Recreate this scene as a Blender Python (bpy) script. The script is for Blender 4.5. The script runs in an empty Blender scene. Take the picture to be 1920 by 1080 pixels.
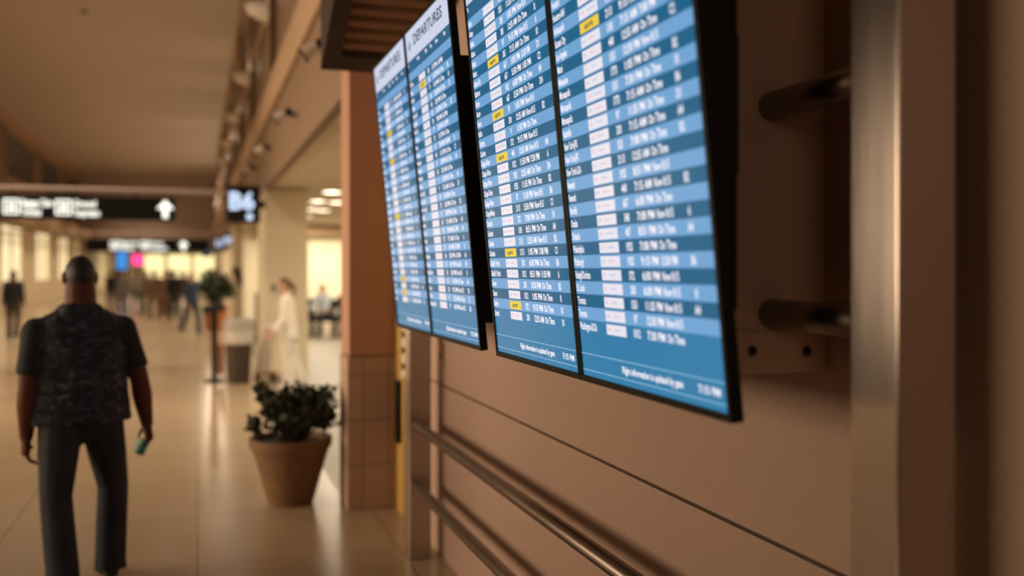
import bpy, bmesh, math, random
import numpy as np
from mathutils import Vector, Matrix
random.seed(7)
sc = bpy.context.scene
col = sc.collection
PI = math.pi
F, VX, HZ, H = 1820.0, 370.0, 503.0, 1.75      # focal length (px), corridor vanishing point, horizon, eye height
SH = 960 - VX
TH = math.atan2(SH, F)
N = math.hypot(F, SH)
MAT = {}

def at(u, v, Y):
    """world point seen in the photograph at (u, v) that stands Y metres down the concourse"""
    X = Y * F * (u - VX) / (F * F - SH * (u - 960))
    d = Y * F / N + X * SH / N
    return Vector((X, Y, H + (HZ - v) / F * d))
def on_floor(u, v):
    d = F * H / (v - HZ)
    a = (u - 960) / F * d
    return Vector((d * math.sin(TH) + a * math.cos(TH), d * math.cos(TH) - a * math.sin(TH), 0))

# ---------------------------------------------------------------- materials
def lin(c):
    return tuple(((x / 255) / 12.92 if x / 255 <= .04045 else ((x / 255 + .055) / 1.055) ** 2.4) for x in c) + (1,)
def mat(name, c, rough=.6, metal=0, emit=None, es=1.0, spec=.5, noise=None, bump=None, coat=0):
    m = bpy.data.materials.new(name); m.use_nodes = True
    nt = m.node_tree; b = nt.nodes['Principled BSDF']
    b.inputs['Base Color'].default_value = (*c, 1)
    b.inputs['Roughness'].default_value = rough
    b.inputs['Metallic'].default_value = metal
    b.inputs['Specular IOR Level'].default_value = spec
    b.inputs['Coat Weight'].default_value = coat
    if emit:
        b.inputs['Emission Color'].default_value = emit if len(emit) == 4 else (*emit, 1)
        b.inputs['Emission Strength'].default_value = es
    if noise or bump:
        tc = nt.nodes.new('ShaderNodeTexCoord')
    if noise:            # (scale, second colour, lo, hi)
        n = nt.nodes.new('ShaderNodeTexNoise'); n.inputs['Scale'].default_value = noise[0]
        n.inputs['Detail'].default_value = 6
        r = nt.nodes.new('ShaderNodeValToRGB')
        r.color_ramp.elements[0].position = noise[2]; r.color_ramp.elements[1].position = noise[3]
        r.color_ramp.elements[0].color = (*c, 1); r.color_ramp.elements[1].color = (*noise[1], 1)
        nt.links.new(tc.outputs['Object'], n.inputs['Vector'])
        nt.links.new(n.outputs['Fac'], r.inputs['Fac'])
        nt.links.new(r.outputs['Color'], b.inputs['Base Color'])
    if bump:             # (scale, strength)
        n2 = nt.nodes.new('ShaderNodeTexNoise'); n2.inputs['Scale'].default_value = bump[0]; n2.inputs['Detail'].default_value = 4
        bp = nt.nodes.new('ShaderNodeBump'); bp.inputs['Strength'].default_value = bump[1]; bp.inputs['Distance'].default_value = .01
        nt.links.new(tc.outputs['Object'], n2.inputs['Vector'])
        nt.links.new(n2.outputs['Fac'], bp.inputs['Height'])
        nt.links.new(bp.outputs['Normal'], b.inputs['Normal'])
    MAT[name] = m
    return m

def emis(name, rgb, s=1.0, rough=.5, spec=.0):
    return mat(name, (.01, .01, .012), rough, 0, lin(rgb), s, spec)

mat('plaster', (.50, .33, .255), .55, noise=(150, (.27, .18, .13), .60, .70), bump=(130, .3))
mat('painted_plate', (.78, .53, .40), .6)
mat('groove', (.10, .06, .04), .8)
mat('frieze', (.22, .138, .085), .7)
mat('cornice', (.44, .285, .175), .6)
mat('ceiling', (.53, .445, .37), .85, bump=(30, .02))
mat('cream', (.80, .70, .52), .6, noise=(1.5, (.75, .65, .47), .4, .7))
mat('column_pink', (.47, .25, .165), .6, noise=(90, (.42, .22, .145), .4, .7))
mat('lounge_wall', (.80, .72, .56), .7)
mat('lounge_ceiling', (.72, .62, .47), .85)
mat('dark_glass', (.035, .038, .040), .3, spec=.2)
mat('bulkhead', (.46, .36, .32), .8)
mat('soffit', (.30, .20, .11), .7)
mat('black_metal', (.006, .006, .007), .5, spec=.25)
mat('black_plastic', (.006, .006, .007), .4, spec=.25)
mat('dark_wood', (.035, .018, .010), .6, noise=(18, (.022, .011, .007), .4, .7))
mat('slat_wood', (.24, .125, .06), .6)
mat('white_paint', (.72, .64, .57), .5)
mat('terracotta', (.20, .10, .04), .75, noise=(14, (.15, .075, .03), .4, .7), bump=(60, .1))
mat('soil', (.03, .02, .015), .95)
mat('leaf', (.030, .042, .018), .45, noise=(9, (.05, .06, .024), .4, .7))
mat('stem', (.06, .045, .025), .8)
mat('bin_brown', (.055, .032, .022), .5)
mat('bin_grey', (.42, .39, .36), .5)
mat('liner', (.62, .57, .52), .45, bump=(25, .5))
mat('orange', (.34, .12, .035), .6)
mat('ochre', (.50, .30, .07), .6)
mat('skin_dark', (.11, .034, .017), .6, spec=.2)
mat('skin_mid', (.42, .22, .14), .5)
mat('skin_light', (.56, .34, .24), .5)
mat('hair_dark', (.014, .008, .006), .6)
mat('hair_brown', (.14, .055, .02), .5)
mat('hair_red', (.24, .08, .03), .5)
mat('denim', (.011, .013, .019), .8, noise=(5, (.028, .029, .034), .45, .75), bump=(9, .5))
mat('denim_dark', (.02, .025, .035), .8)
mat('navy', (.012, .014, .022), .8)
mat('black_cloth', (.014, .012, .012), .85)
mat('grey_cloth', (.12, .11, .11), .85)
mat('beige_cloth', (.18, .115, .075), .85)
mat('mauve_cloth', (.19, .10, .08), .85)
mat('green_cloth', (.03, .045, .03), .85)
mat('olive_cloth', (.06, .045, .028), .85)
mat('blue_cloth', (.025, .04, .085), .85)
mat('paleblue_cloth', (.46, .52, .60), .85)
mat('white_cloth', (.80, .74, .66), .8, bump=(14, .35))
mat('brown_cloth', (.05, .028, .018), .85)
mat('teal_case', (.05, .30, .22), .4)
mat('shoe_black', (.012, .01, .01), .5)
mat('lilac_cloth', (.45, .42, .55), .8)
mat('white_pole', (.6, .55, .48), .4)

# striped jersey
m = mat('striped', (.02, .018, .018), .85); nt = m.node_tree
w = nt.nodes.new('ShaderNodeTexWave'); w.bands_direction = 'Z'; w.inputs['Scale'].default_value = 2.2
tc = nt.nodes.new('ShaderNodeTexCoord'); r = nt.nodes.new('ShaderNodeValToRGB')
r.color_ramp.interpolation = 'CONSTANT'; r.color_ramp.elements[1].position = .62
r.color_ramp.elements[0].color = (.02, .018, .018, 1); r.color_ramp.elements[1].color = (.42, .37, .30, 1)
nt.links.new(tc.outputs['Object'], w.inputs['Vector']); nt.links.new(w.outputs['Fac'], r.inputs['Fac'])
nt.links.new(r.outputs['Color'], nt.nodes['Principled BSDF'].inputs['Base Color'])
# dark camouflage shirt
m = mat('camo', (.012, .013, .017), .85); nt = m.node_tree
tc = nt.nodes.new('ShaderNodeTexCoord'); mp = nt.nodes.new('ShaderNodeMapping'); mp.inputs['Scale'].default_value = (11, 11, 19)
n1 = nt.nodes.new('ShaderNodeTexNoise'); n1.inputs['Scale'].default_value = 1.0; n1.inputs['Detail'].default_value = 5; n1.inputs['Distortion'].default_value = 1.6
r = nt.nodes.new('ShaderNodeValToRGB'); r.color_ramp.interpolation = 'CONSTANT'
for p, c in ((0, (.010, .010, .013, 1)), (.46, (.022, .024, .032, 1)), (.54, (.055, .060, .075, 1)), (.585, (.013, .014, .018, 1)), (.65, (.13, .135, .155, 1))):
    e = r.color_ramp.elements[0] if p == 0 else r.color_ramp.elements.new(p)
    e.position = p; e.color = c
r.color_ramp.elements.remove(r.color_ramp.elements[-1]) if r.color_ramp.elements[-1].position == 1 else None
nt.links.new(tc.outputs['Object'], mp.inputs['Vector']); nt.links.new(mp.outputs['Vector'], n1.inputs['Vector'])
sx = nt.nodes.new('ShaderNodeSeparateXYZ'); ab = nt.nodes.new('ShaderNodeMath'); ab.operation = 'ABSOLUTE'   # plain black sleeves
gt = nt.nodes.new('ShaderNodeMath'); gt.operation = 'GREATER_THAN'; gt.inputs[1].default_value = .232
mx = nt.nodes.new('ShaderNodeMix'); mx.data_type = 'RGBA'; mx.inputs[7].default_value = (.010, .010, .012, 1)
nt.links.new(tc.outputs['Object'], sx.inputs[0]); nt.links.new(sx.outputs['X'], ab.inputs[0]); nt.links.new(ab.outputs[0], gt.inputs[0]); nt.links.new(gt.outputs[0], mx.inputs[0])
nt.links.new(n1.outputs['Fac'], r.inputs['Fac']); nt.links.new(r.outputs['Color'], mx.inputs[6]); nt.links.new(mx.outputs[2], nt.nodes['Principled BSDF'].inputs['Base Color'])

# brushed steel: fine grain stretched along the height of the post
def steel(name, c, rough, sc_, aniso=0):
    m = mat(name, c, rough, 1.0); nt = m.node_tree; b = nt.nodes['Principled BSDF']
    tc = nt.nodes.new('ShaderNodeTexCoord'); mp = nt.nodes.new('ShaderNodeMapping'); mp.inputs['Scale'].default_value = sc_
    n = nt.nodes.new('ShaderNodeTexNoise'); n.inputs['Scale'].default_value = 1.0; n.inputs['Detail'].default_value = 3
    mr = nt.nodes.new('ShaderNodeMapRange'); mr.inputs['To Min'].default_value = rough - .06; mr.inputs['To Max'].default_value = rough + .08
    nt.links.new(tc.outputs['Object'], mp.inputs['Vector']); nt.links.new(mp.outputs['Vector'], n.inputs['Vector'])
    nt.links.new(n.outputs['Fac'], mr.inputs['Value']); nt.links.new(mr.outputs['Result'], b.inputs['Roughness'])
    if aniso:        # the grain runs up the post, so reflections smear sideways
        tg = nt.nodes.new('ShaderNodeTangent'); tg.direction_type = 'RADIAL'; tg.axis = 'Z'
        b.inputs['Anisotropic'].default_value = aniso; nt.links.new(tg.outputs['Tangent'], b.inputs['Tangent'])
    bp = nt.nodes.new('ShaderNodeBump'); bp.inputs['Strength'].default_value = .08; bp.inputs['Distance'].default_value = .002
    nt.links.new(n.outputs['Fac'], bp.inputs['Height']); nt.links.new(bp.outputs['Normal'], b.inputs['Normal'])
steel('steel', (.55, .46, .41), .30, (260, 260, 6), .9)
steel('steel_pipe', (.30, .24, .21), .36, (240, 8, 240))

# polished floor tiles
m = mat('floor', (.42, .32, .22), .14, spec=.35); nt = m.node_tree; b = nt.nodes['Principled BSDF']
tc = nt.nodes.new('ShaderNodeTexCoord'); br = nt.nodes.new('ShaderNodeTexBrick'); br.offset = 0
br.inputs['Scale'].default_value = 1; br.inputs['Brick Width'].default_value = 1.2; br.inputs['Row Height'].default_value = 1.2
br.inputs['Mortar Size'].default_value = .006
br.inputs['Color1'].default_value = (.44, .335, .225, 1); br.inputs['Color2'].default_value = (.40, .30, .20, 1); br.inputs['Mortar'].default_value = (.22, .16, .11, 1)
n = nt.nodes.new('ShaderNodeTexNoise'); n.inputs['Scale'].default_value = 2.2; n.inputs['Detail'].default_value = 6
mr = nt.nodes.new('ShaderNodeMapRange'); mr.inputs['To Min'].default_value = .16; mr.inputs['To Max'].default_value = .28
nt.links.new(tc.outputs['Object'], br.inputs['Vector']); nt.links.new(tc.outputs['Object'], n.inputs['Vector'])
nt.links.new(br.outputs['Color'], b.inputs['Base Color'])
nt.links.new(n.outputs['Fac'], mr.inputs['Value']); nt.links.new(mr.outputs['Result'], b.inputs['Roughness'])
mat('lounge_floor', (.19, .155, .115), .4)

# stone block cladding at the column foot
m = mat('blockwork', (.46, .30, .22), .55); nt = m.node_tree; b = nt.nodes['Principled BSDF']
tc = nt.nodes.new('ShaderNodeTexCoord'); br = nt.nodes.new('ShaderNodeTexBrick'); br.offset = 0
sx = nt.nodes.new('ShaderNodeSeparateXYZ'); ad = nt.nodes.new('ShaderNodeMath'); ad.operation = 'ADD'; cx = nt.nodes.new('ShaderNodeCombineXYZ')
nt.links.new(tc.outputs['Object'], sx.inputs[0]); nt.links.new(sx.outputs['X'], ad.inputs[0]); nt.links.new(sx.outputs['Y'], ad.inputs[1])
nt.links.new(ad.outputs[0], cx.inputs['X']); nt.links.new(sx.outputs['Z'], cx.inputs['Y']); nt.links.new(cx.outputs[0], br.inputs['Vector'])
br.inputs['Scale'].default_value = 1; br.inputs['Brick Width'].default_value = .19; br.inputs['Row Height'].default_value = .325; br.inputs['Mortar Size'].default_value = .004
br.inputs['Color1'].default_value = (.46, .30, .22, 1); br.inputs['Color2'].default_value = (.43, .28, .20, 1); br.inputs['Mortar'].default_value = (.22, .14, .10, 1)
nt.links.new(br.outputs['Color'], b.inputs['Base Color'])

# light-giving things
def screen_mat(name, rgb, s=1.0):
    m = mat(name, (.008, .009, .011), .20, 0, lin(rgb), s, .18)
screen_mat('scr_dark', (26, 98, 136)); screen_mat('scr_light', (112, 164, 211)); screen_mat('scr_body', (46, 124, 168))
screen_mat('scr_header', (204, 211, 234)); screen_mat('scr_text', (236, 232, 240), 1.15); screen_mat('scr_badge', (228, 224, 234), 1.05)
screen_mat('scr_yellow', (240, 205, 70)); screen_mat('scr_ink', (30, 70, 84)); screen_mat('scr_teal', (40, 140, 140))
screen_mat('scr_red', (232, 204, 212)); screen_mat('scr_blue', (204, 209, 228)); screen_mat('scr_line', (150, 196, 226))
emis('sign_white', (255, 252, 236), 1.8)
emis('sign_blue', (210, 228, 255), 1.3)
emis('neon_pink', (255, 60, 130), 2.5)
emis('screen_blue', (60, 140, 220), 1.2)
emis('lit_window', (255, 228, 176), 1.25)
emis('lit_shop', (255, 232, 165), 1.5)
emis('lamp_glow', (255, 240, 214), 16.0)

# ---------------------------------------------------------------- mesh helpers
class MB:
    def __init__(s): s.v = []; s.f = []; s.mi = []; s.mats = []
    def m(s, name):
        if name not in s.mats: s.mats.append(name)
        return s.mats.index(name)
    def add(s, verts, faces, mname):
        o = len(s.v); k = s.m(mname)
        s.v += [tuple(x) for x in verts]; s.f += [tuple(i + o for i in f) for f in faces]; s.mi += [k] * len(faces)
    def box(s, a, b, mname, M=None):
        x0, y0, z0 = a; x1, y1, z1 = b
        vs = [(x0, y0, z0), (x1, y0, z0), (x1, y1, z0), (x0, y1, z0), (x0, y0, z1), (x1, y0, z1), (x1, y1, z1), (x0, y1, z1)]
        if M: vs = [M @ Vector(v) for v in vs]
        s.add(vs, [(3, 2, 1, 0), (4, 5, 6, 7), (0, 1, 5, 4), (1, 2, 6, 5), (2, 3, 7, 6), (3, 0, 4, 7)], mname)
    def quad(s, vs, mname): s.add(vs, [tuple(range(len(vs)))], mname)
    def capsule(s, p0, p1, r0, r1, mname='x', k=1.0, wide=(1, 0, 0), flat=False, seg=14):
        p0 = Vector(p0); p1 = Vector(p1); ax = (p1 - p0); L = ax.length
        ax = ax / L if L > 1e-6 else Vector((0, 0, 1))
        w = Vector(wide); w = w - ax * w.dot(ax)
        if w.length < 1e-3: w = Vector((0, 1, 0)); w = w - ax * w.dot(ax)
        w.normalize(); d = ax.cross(w)
        rings = []
        if flat: rings = [(p0, r0), (p1, r1)]
        else:
            for i in range(1, 4):
                t = PI / 2 * i / 4; rings.append((p0 - ax * r0 * math.cos(t), r0 * math.sin(t)))
            rings += [(p0, r0), (p1, r1)]
            for i in (3, 2, 1):
                t = PI / 2 * i / 4; rings.append((p1 + ax * r1 * math.cos(t), r1 * math.sin(t)))
        vs = []
        for c, rr in rings:
            for j in range(seg):
                t = 2 * PI * j / seg
                vs.append(c + w * (rr * k * math.cos(t)) + d * (rr * math.sin(t)))
        fs = []
        for i in range(len(rings) - 1):
            for j in range(seg):
                j2 = (j + 1) % seg
                fs.append((i * seg + j, i * seg + j2, (i + 1) * seg + j2, (i + 1) * seg + j))
        fs.append(tuple(reversed(range(seg)))); fs.append(tuple((len(rings) - 1) * seg + j for j in range(seg)))
        s.add(vs, fs, mname)
    def tube(s, pts, r, mname, seg=16):
        for a, b in zip(pts, pts[1:]): s.capsule(a, b, r, r, mname, flat=True, seg=seg)
    def ell(s, c, rx, ry, rz, mname='x', seg=18, M=None):
        c = Vector(c); vs = []; n = 10
        for i in range(1, n):
            t = PI * i / n
            for j in range(seg):
                p = 2 * PI * j / seg
                q = Vector((rx * math.sin(t) * math.cos(p), ry * math.sin(t) * math.sin(p), rz * math.cos(t)))
                vs.append(c + (M @ q if M else q))
        q = Vector((0, 0, rz)); vs.append(c + (M @ q if M else q)); vs.append(c - (M @ q if M else q))
        fs = []
        for i in range(n - 2):
            for j in range(seg):
                j2 = (j + 1) % seg
                fs.append((i * seg + j, (i + 1) * seg + j, (i + 1) * seg + j2, i * seg + j2))
        T = len(vs) - 2
        for j in range(seg):
            j2 = (j + 1) % seg
            fs.append((T, j, j2)); fs.append((T + 1, (n - 2) * seg + j2, (n - 2) * seg + j))
        s.add(vs, fs, mname)
    def lathe(s, prof, mname, c=(0, 0, 0), seg=32, a0=0, a1=2 * PI):
        full = abs(a1 - a0 - 2 * PI) < 1e-6; n = seg if full else seg + 1
        vs = []
        for r_, z in prof:
            for j in range(n):
                t = a0 + (a1 - a0) * j / seg
                vs.append((c[0] + r_ * math.cos(t), c[1] + r_ * math.sin(t), c[2] + z))
        fs = []
        for i in range(len(prof) - 1):
            for j in range(seg):
                j2 = (j + 1) % n
                fs.append((i * n + j, i * n + j2, (i + 1) * n + j2, (i + 1) * n + j))
        s.add(vs, fs, mname)
    def build(s, name, parent=None, smooth=False, bevel=0):
        me = bpy.data.meshes.new(name); me.from_pydata(s.v, [], s.f)
        for mn in s.mats: me.materials.append(MAT[mn])
        me.polygons.foreach_set('material_index', s.mi)
        if smooth: me.polygons.foreach_set('use_smooth', [True] * len(s.f))
        me.update()
        o = bpy.data.objects.new(name, me); col.objects.link(o)
        if parent: o.parent = parent
        if bevel:
            b = o.modifiers.new('bevel', 'BEVEL'); b.width = bevel; b.segments = 2; b.limit_method = 'ANGLE'
        return o
    def organic(s, name, mname, parent=None, voxel=.012, it=6):
        """melt the overlapping pieces into one continuous skin"""
        me = bpy.data.meshes.new(name); me.from_pydata(s.v, [], s.f); me.update()
        o = bpy.data.objects.new(name, me); col.objects.link(o)
        r = o.modifiers.new('r', 'REMESH'); r.mode = 'VOXEL'; r.voxel_size = voxel; r.use_smooth_shade = True
        sm = o.modifiers.new('s', 'SMOOTH'); sm.iterations = it; sm.factor = .5
        dg = bpy.context.evaluated_depsgraph_get()
        m2 = bpy.data.meshes.new_from_object(o.evaluated_get(dg))
        o.modifiers.clear(); o.data = m2; m2.name = name
        bpy.data.meshes.remove(me)
        m2.materials.clear(); m2.materials.append(MAT[mname])
        m2.polygons.foreach_set('use_smooth', [True] * len(m2.polygons))
        if parent: o.parent = parent
        return o

def tag(o, label, cat, group=None):
    o['label'] = label; o['category'] = cat
    if group: o['group'] = group
    return o
def thing(name, label, cat, loc=(0, 0, 0), rz=0, group=None):
    o = bpy.data.objects.new(name, None); col.objects.link(o); o.empty_display_size = .1
    o.location = loc; o.rotation_euler = (0, 0, rz)
    return tag(o, label, cat, group)
def struct(mb, name, **k):
    o = mb.build(name, **k); o['kind'] = 'structure'; return o
def slab(name, a, b, m, **k):
    mb = MB(); mb.box(a, b, m); return struct(mb, name, **k)
def lamp(name, loc, power, size, c=(1, .72, .44), rot=(0, 0, 0), shape='DISK', size_y=None, spread=None):
    l = bpy.data.lights.new(name, 'AREA'); l.energy = power; l.color = c; l.shape = shape; l.size = size
    if size_y: l.size_y = size_y
    if spread: l.spread = spread
    o = bpy.data.objects.new(name, l); col.objects.link(o); o.location = loc; o.rotation_euler = rot
    return o

# ---------------------------------------------------------------- lettering
class Font:
    def __init__(s):
        chars = sorted(set('ABCDEFGHIJKLMNOPQRSTUVWXYZabcdefghijklmnopqrstuvwxyz0123456789:-./\''))
        tmp = []
        def ob(t):
            c = bpy.data.curves.new('glyph', 'FONT'); c.body = t; c.size = 1; c.resolution_u = 2; c.offset = .026
            o = bpy.data.objects.new('glyph', c); col.objects.link(o); tmp.append(o); return o
        gl = {c: ob(c) for c in chars}; wd = {c: ob('H' + c + 'H') for c in chars}; hh = ob('HH')
        bpy.context.view_layer.update(); dg = bpy.context.evaluated_depsgraph_get()
        def geo(o):
            me = o.evaluated_get(dg).to_mesh()
            v = np.array([x.co[:] for x in me.vertices]).reshape(-1, 3); f = [tuple(p.vertices) for p in me.polygons]
            o.evaluated_get(dg).to_mesh_clear(); return v, f
        base = geo(hh)[0][:, 0].max()
        s.g = {}
        for c in chars:
            v, f = geo(gl[c]); s.g[c] = (v, f, geo(wd[c])[0][:, 0].max() - base)
        s.cap = s.g['H'][0][:, 1].max()
        for o in tmp:
            c = o.data; bpy.data.objects.remove(o); bpy.data.curves.remove(c)
    def width(s, t): return sum(s.g[c][2] if c in s.g else .3 for c in t)
    def write(s, mb, t, x, y, cap, z, mname, xs=1.0, width=None, align='l', M=None):
        k = cap / s.cap; kx = k * xs
        if width: kx = width / s.width(t)
        if align == 'r': x -= s.width(t) * kx
        if align == 'c': x -= s.width(t) * kx / 2
        for c in t:
            if c not in s.g: x += .3 * kx; continue
            v, f, a = s.g[c]
            vs = [Vector((x + p[0] * kx, y + p[1] * k, z)) for p in v]
            if M: vs = [M @ p for p in vs]
            mb.add(vs, f, mname); x += a * kx
FONT = Font()

# ================================================================ THE SETTING
XW, XC, XL, ZC = 1.413, 1.045, -7.4, 8.07      # screen wall, column line, far wall, ceiling height
slab('floor', (XL - .2, -6, -.1), (XC, 96, 0), 'floor')
mb = MB(); mb.box((XC, -6, -.1), (XW + .2, 7.45, 0), 'floor'); mb.box((XC, 7.45, -.1), (11, 33, 0), 'lounge_floor'); mb.box((XC, 33, -.1), (4, 96, 0), 'floor'); struct(mb, 'floor')
slab('ceiling', (XL - .2, -6, ZC), (XW + .2, 70, ZC + .15), 'ceiling')
# wall behind the screens, with its dark reveal line at elbow height
mb = MB()
mb.box((XW, -5, 0), (XW + .15, 7.04, 1.036), 'plaster'); mb.box((XW, -5, 1.048), (XW + .15, 7.04, ZC), 'plaster')
mb.box((XW + .012, -5, 1.036), (XW + .15, 7.04, 1.048), 'groove')
struct(mb, 'wall_right')
slab('trim_1', (XW - .03, 6.72, 0), (XW, 7.02, 2.6), 'ochre')
# near pink column: plain shaft over block cladding
mb = MB(); mb.box((XC, 7.04, 1.115), (1.75, 7.45, ZC), 'column_pink'); mb.box((XC - .012, 7.028, 0), (1.75, 7.45, 1.105), 'blockwork')
mb.box((XC + .006, 7.046, 1.105), (1.75, 7.45, 1.115), 'groove')
struct(mb, 'wall_column')
# frieze over the openings
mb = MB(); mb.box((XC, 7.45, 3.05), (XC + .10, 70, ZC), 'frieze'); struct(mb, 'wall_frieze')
mb = MB(); mb.box((XC - .07, 7.45, 4.02), (XC, 70, 4.48), 'cornice'); struct(mb, 'trim_2', bevel=.02)
slab('trim_3', (XC - .05, 7.45, ZC - .5), (XC, 70, ZC), 'cornice')
# piers dividing the gates
for i, (y0, y1, w_) in enumerate(((16.4, 18.2, 1.75), (31, 33, 2.2), (46, 48, 2.4), (60, 62, 2.4))):
    mb = MB(); mb.box((XC, y0, 0), (w_, y1, 3.05), 'cream'); struct(mb, 'wall_pier' if i == 0 else 'wall_pier.%03d' % i)
slab('wall_gates', (2.6, 33, 0), (2.8, 70, 3.05), 'cream')
# gate lounge
slab('ceiling_lounge', (XC + .10, 7.45, 3.08), (11, 33, 3.2), 'lounge_ceiling')
slab('wall_lounge_back', (1.3, 30, 0), (11, 30.2, 3.08), 'lounge_wall')
slab('wall_lounge_right', (9.5, 7.45, 0), (9.7, 30, 3.08), 'lounge_wall')
slab('wall_lounge_near', (1.75, 7.2, 0), (9.7, 7.45, 3.08), 'lounge_wall')
slab('trim_4', (1.75, 29.55, 2.72), (9.5, 30, 3.08), 'soffit')
# far wall of the concourse with shopfronts below and clerestory glass above
bays = [(1, 5), (6, 9.8), (10.6, 14.4), (17.3, 22.2), (26, 30.9), (34.6, 39.6), (43, 48.2), (51.8, 56.5), (60, 64.4), (67.2, 69.6)]
mb = MB()
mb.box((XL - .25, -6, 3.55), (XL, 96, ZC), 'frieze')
yy = -6
for a, b in bays + [(96, 96)]:
    mb.box((XL - .25, yy, 0), (XL, a, 3.55), 'cream'); yy = b
for a, b in bays: mb.box((XL - .25, a, 0), (XL, b, 1.1), 'cream')
struct(mb, 'wall_left')
slab('trim_5', (XL, -6, 3.6), (XL + .9, 70, 4.15), 'soffit')
slab('trim_6', (XL, -6, 7.55), (XL + .12, 70, ZC), 'cornice')
k = 1
for a, b in bays:
    mb = MB(); mb.box((XL - .2, a, 1.1), (XL - .16, b, 3.55), 'lit_window'); o = struct(mb, 'window_%d' % k)
    fr = MB()
    for z in (1.1, 2.75, 3.5): fr.box((XL - .14, a, z), (XL - .04, b, z + .06), 'cream')
    for t in (a, (a + b) / 2 - .04, b - .08): fr.box((XL - .14, t, 1.1), (XL - .04, t + .08, 3.55), 'cream')
    for z in (2.95, 3.1, 3.25): fr.box((XL - .13, a, z), (XL - .08, b, z + .035), 'soffit')
    fr.build('window_frame', o); k += 1
def clerestory(x0, x1, y0, y1, z0, z1, k):
    mb = MB(); mb.box((x0, y0, z0), (x1, y1, z1), 'dark_glass'); o = struct(mb, 'window_%d' % k)
    fr = MB()
    s_ = (x1, x1 + .05) if x1 < 0 else (x0 - .05, x0)
    for a, b, c, d in ((y0 - .1, y1 + .1, z0 - .12, z0), (y0 - .1, y1 + .1, z1, z1 + .12), (y0 - .1, y0, z0, z1), (y1, y1 + .1, z0, z1)):
        fr.box((s_[0], a, c), (s_[1], b, d), 'cornice')
    fr.build('window_frame', o)
for y in (26, 34.5, 43.6, 52.6, 62):
    clerestory(XL - .02, XL + .02, y, y + 7.2, 5.5, 7.3, k); k += 1
for y in (10.4, 15.5, 20.6, 25.7, 30.8, 35.9):
    clerestory(XC - .02, XC + .02, y, y + 2.9, 5.7, 7.2, k); k += 1
for i, y in enumerate((9.0, 14.1, 19.2, 24.3, 29.4, 34.5, 39.6, 44.7)):
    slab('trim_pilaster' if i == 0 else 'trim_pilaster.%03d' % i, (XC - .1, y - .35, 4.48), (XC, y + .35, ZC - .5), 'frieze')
# end of the hall
slab('wall_bulkhead', (XL, 70, 3.35), (XC + .25, 70.3, ZC + .15), 'bulkhead')
slab('ceiling_end', (XL, 70.3, 3.35), (4, 96, 3.5), 'bulkhead')
slab('wall_end', (XL, 95, 0), (4, 95.2, 3.35), 'cream')
slab('wall_end_right', (3.5, 70, 0), (3.7, 95, 3.35), 'cream')
sh = [(-6.9, -6.1), (-4.6, -2.9), (-2.6, -.6), (-.3, 1.5), (1.8, 3.2)]
for a, b in sh:
    mb = MB(); mb.box((a, 94.9, .5), (b, 95, 3.0), 'lit_shop'); o = struct(mb, 'window_%d' % k); k += 1
    fr = MB()
    for x in (a - .08, b): fr.box((x, 94.8, .4), (x + .08, 94.9, 3.1), 'dark_wood')
    fr.box((a - .08, 94.8, 3.0), (b + .08, 94.9, 3.1), 'dark_wood'); fr.box((a - .08, 94.8, 1.1), (b + .08, 94.9, 1.2), 'dark_wood')
    fr.build('window_frame', o)

# ================================================================ FLIGHT SCREENS
TILT = math.radians(5.53)
SW, SHT = .773, 1.332
XB, ZB = .985, H - .3005
PIT, R0 = .0338, .150
CITY4 = ['Washington-DCA', 'Toronto', 'Toronto', 'St. Louis', 'Raleigh/Durham', 'Pittsburgh', 'Philadelphia', 'Orlando', 'Omaha', 'Norfolk', 'Newark', 'Newark',
         'New York-LGA', 'New York-JFK', 'New York-JFK', 'Nashville', 'Minneapolis', 'Minneapolis', 'Minneapolis', 'Milwaukee', 'Miami', 'Los Angeles', 'Kansas City',
         'Indianapolis', 'Houston-IAH', 'Houston', 'Hartford', 'Havana', 'Ft. Wayne', 'Flint']
CITY3 = ['Detroit', 'Detroit', 'Denver', 'Denver', 'Dallas/Ft. Worth', 'Dallas/Ft. Worth', 'Columbus', 'Cleveland', 'Cincinnati', 'Cincinnati', 'Chicago-Midway', 'Chicago-OHare', 'Chicago-OHare',
         'Chicago-OHare', 'Chicago-OHare', 'Chicago-OHare', 'Charlotte', 'Charlotte', 'Buffalo', 'Boston', 'Boston', 'Boston', 'Baltimore', 'Atlantic City', 'Atlanta', 'Atlanta', 'Atlanta', 'Atlanta', 'Albany', 'Akron']
CITY1 = ['Denver', 'Columbus', 'Cleveland', 'Cincinnati', 'Chicago', 'Charlotte', 'Buffalo', 'Boston', 'Atlanta', 'Albany', 'Akron', 'Toronto', 'Tampa', 'Orlando', 'Newark']
TIMES = ['11:35 PM', '6:00 PM', '5:50 PM', '12:30 PM', '7:08 PM', '7:15 AM', '11:50 PM', '7:30 PM', '9:15 PM', '12:55 AM', '1:05 PM', '8:51 PM']
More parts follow.
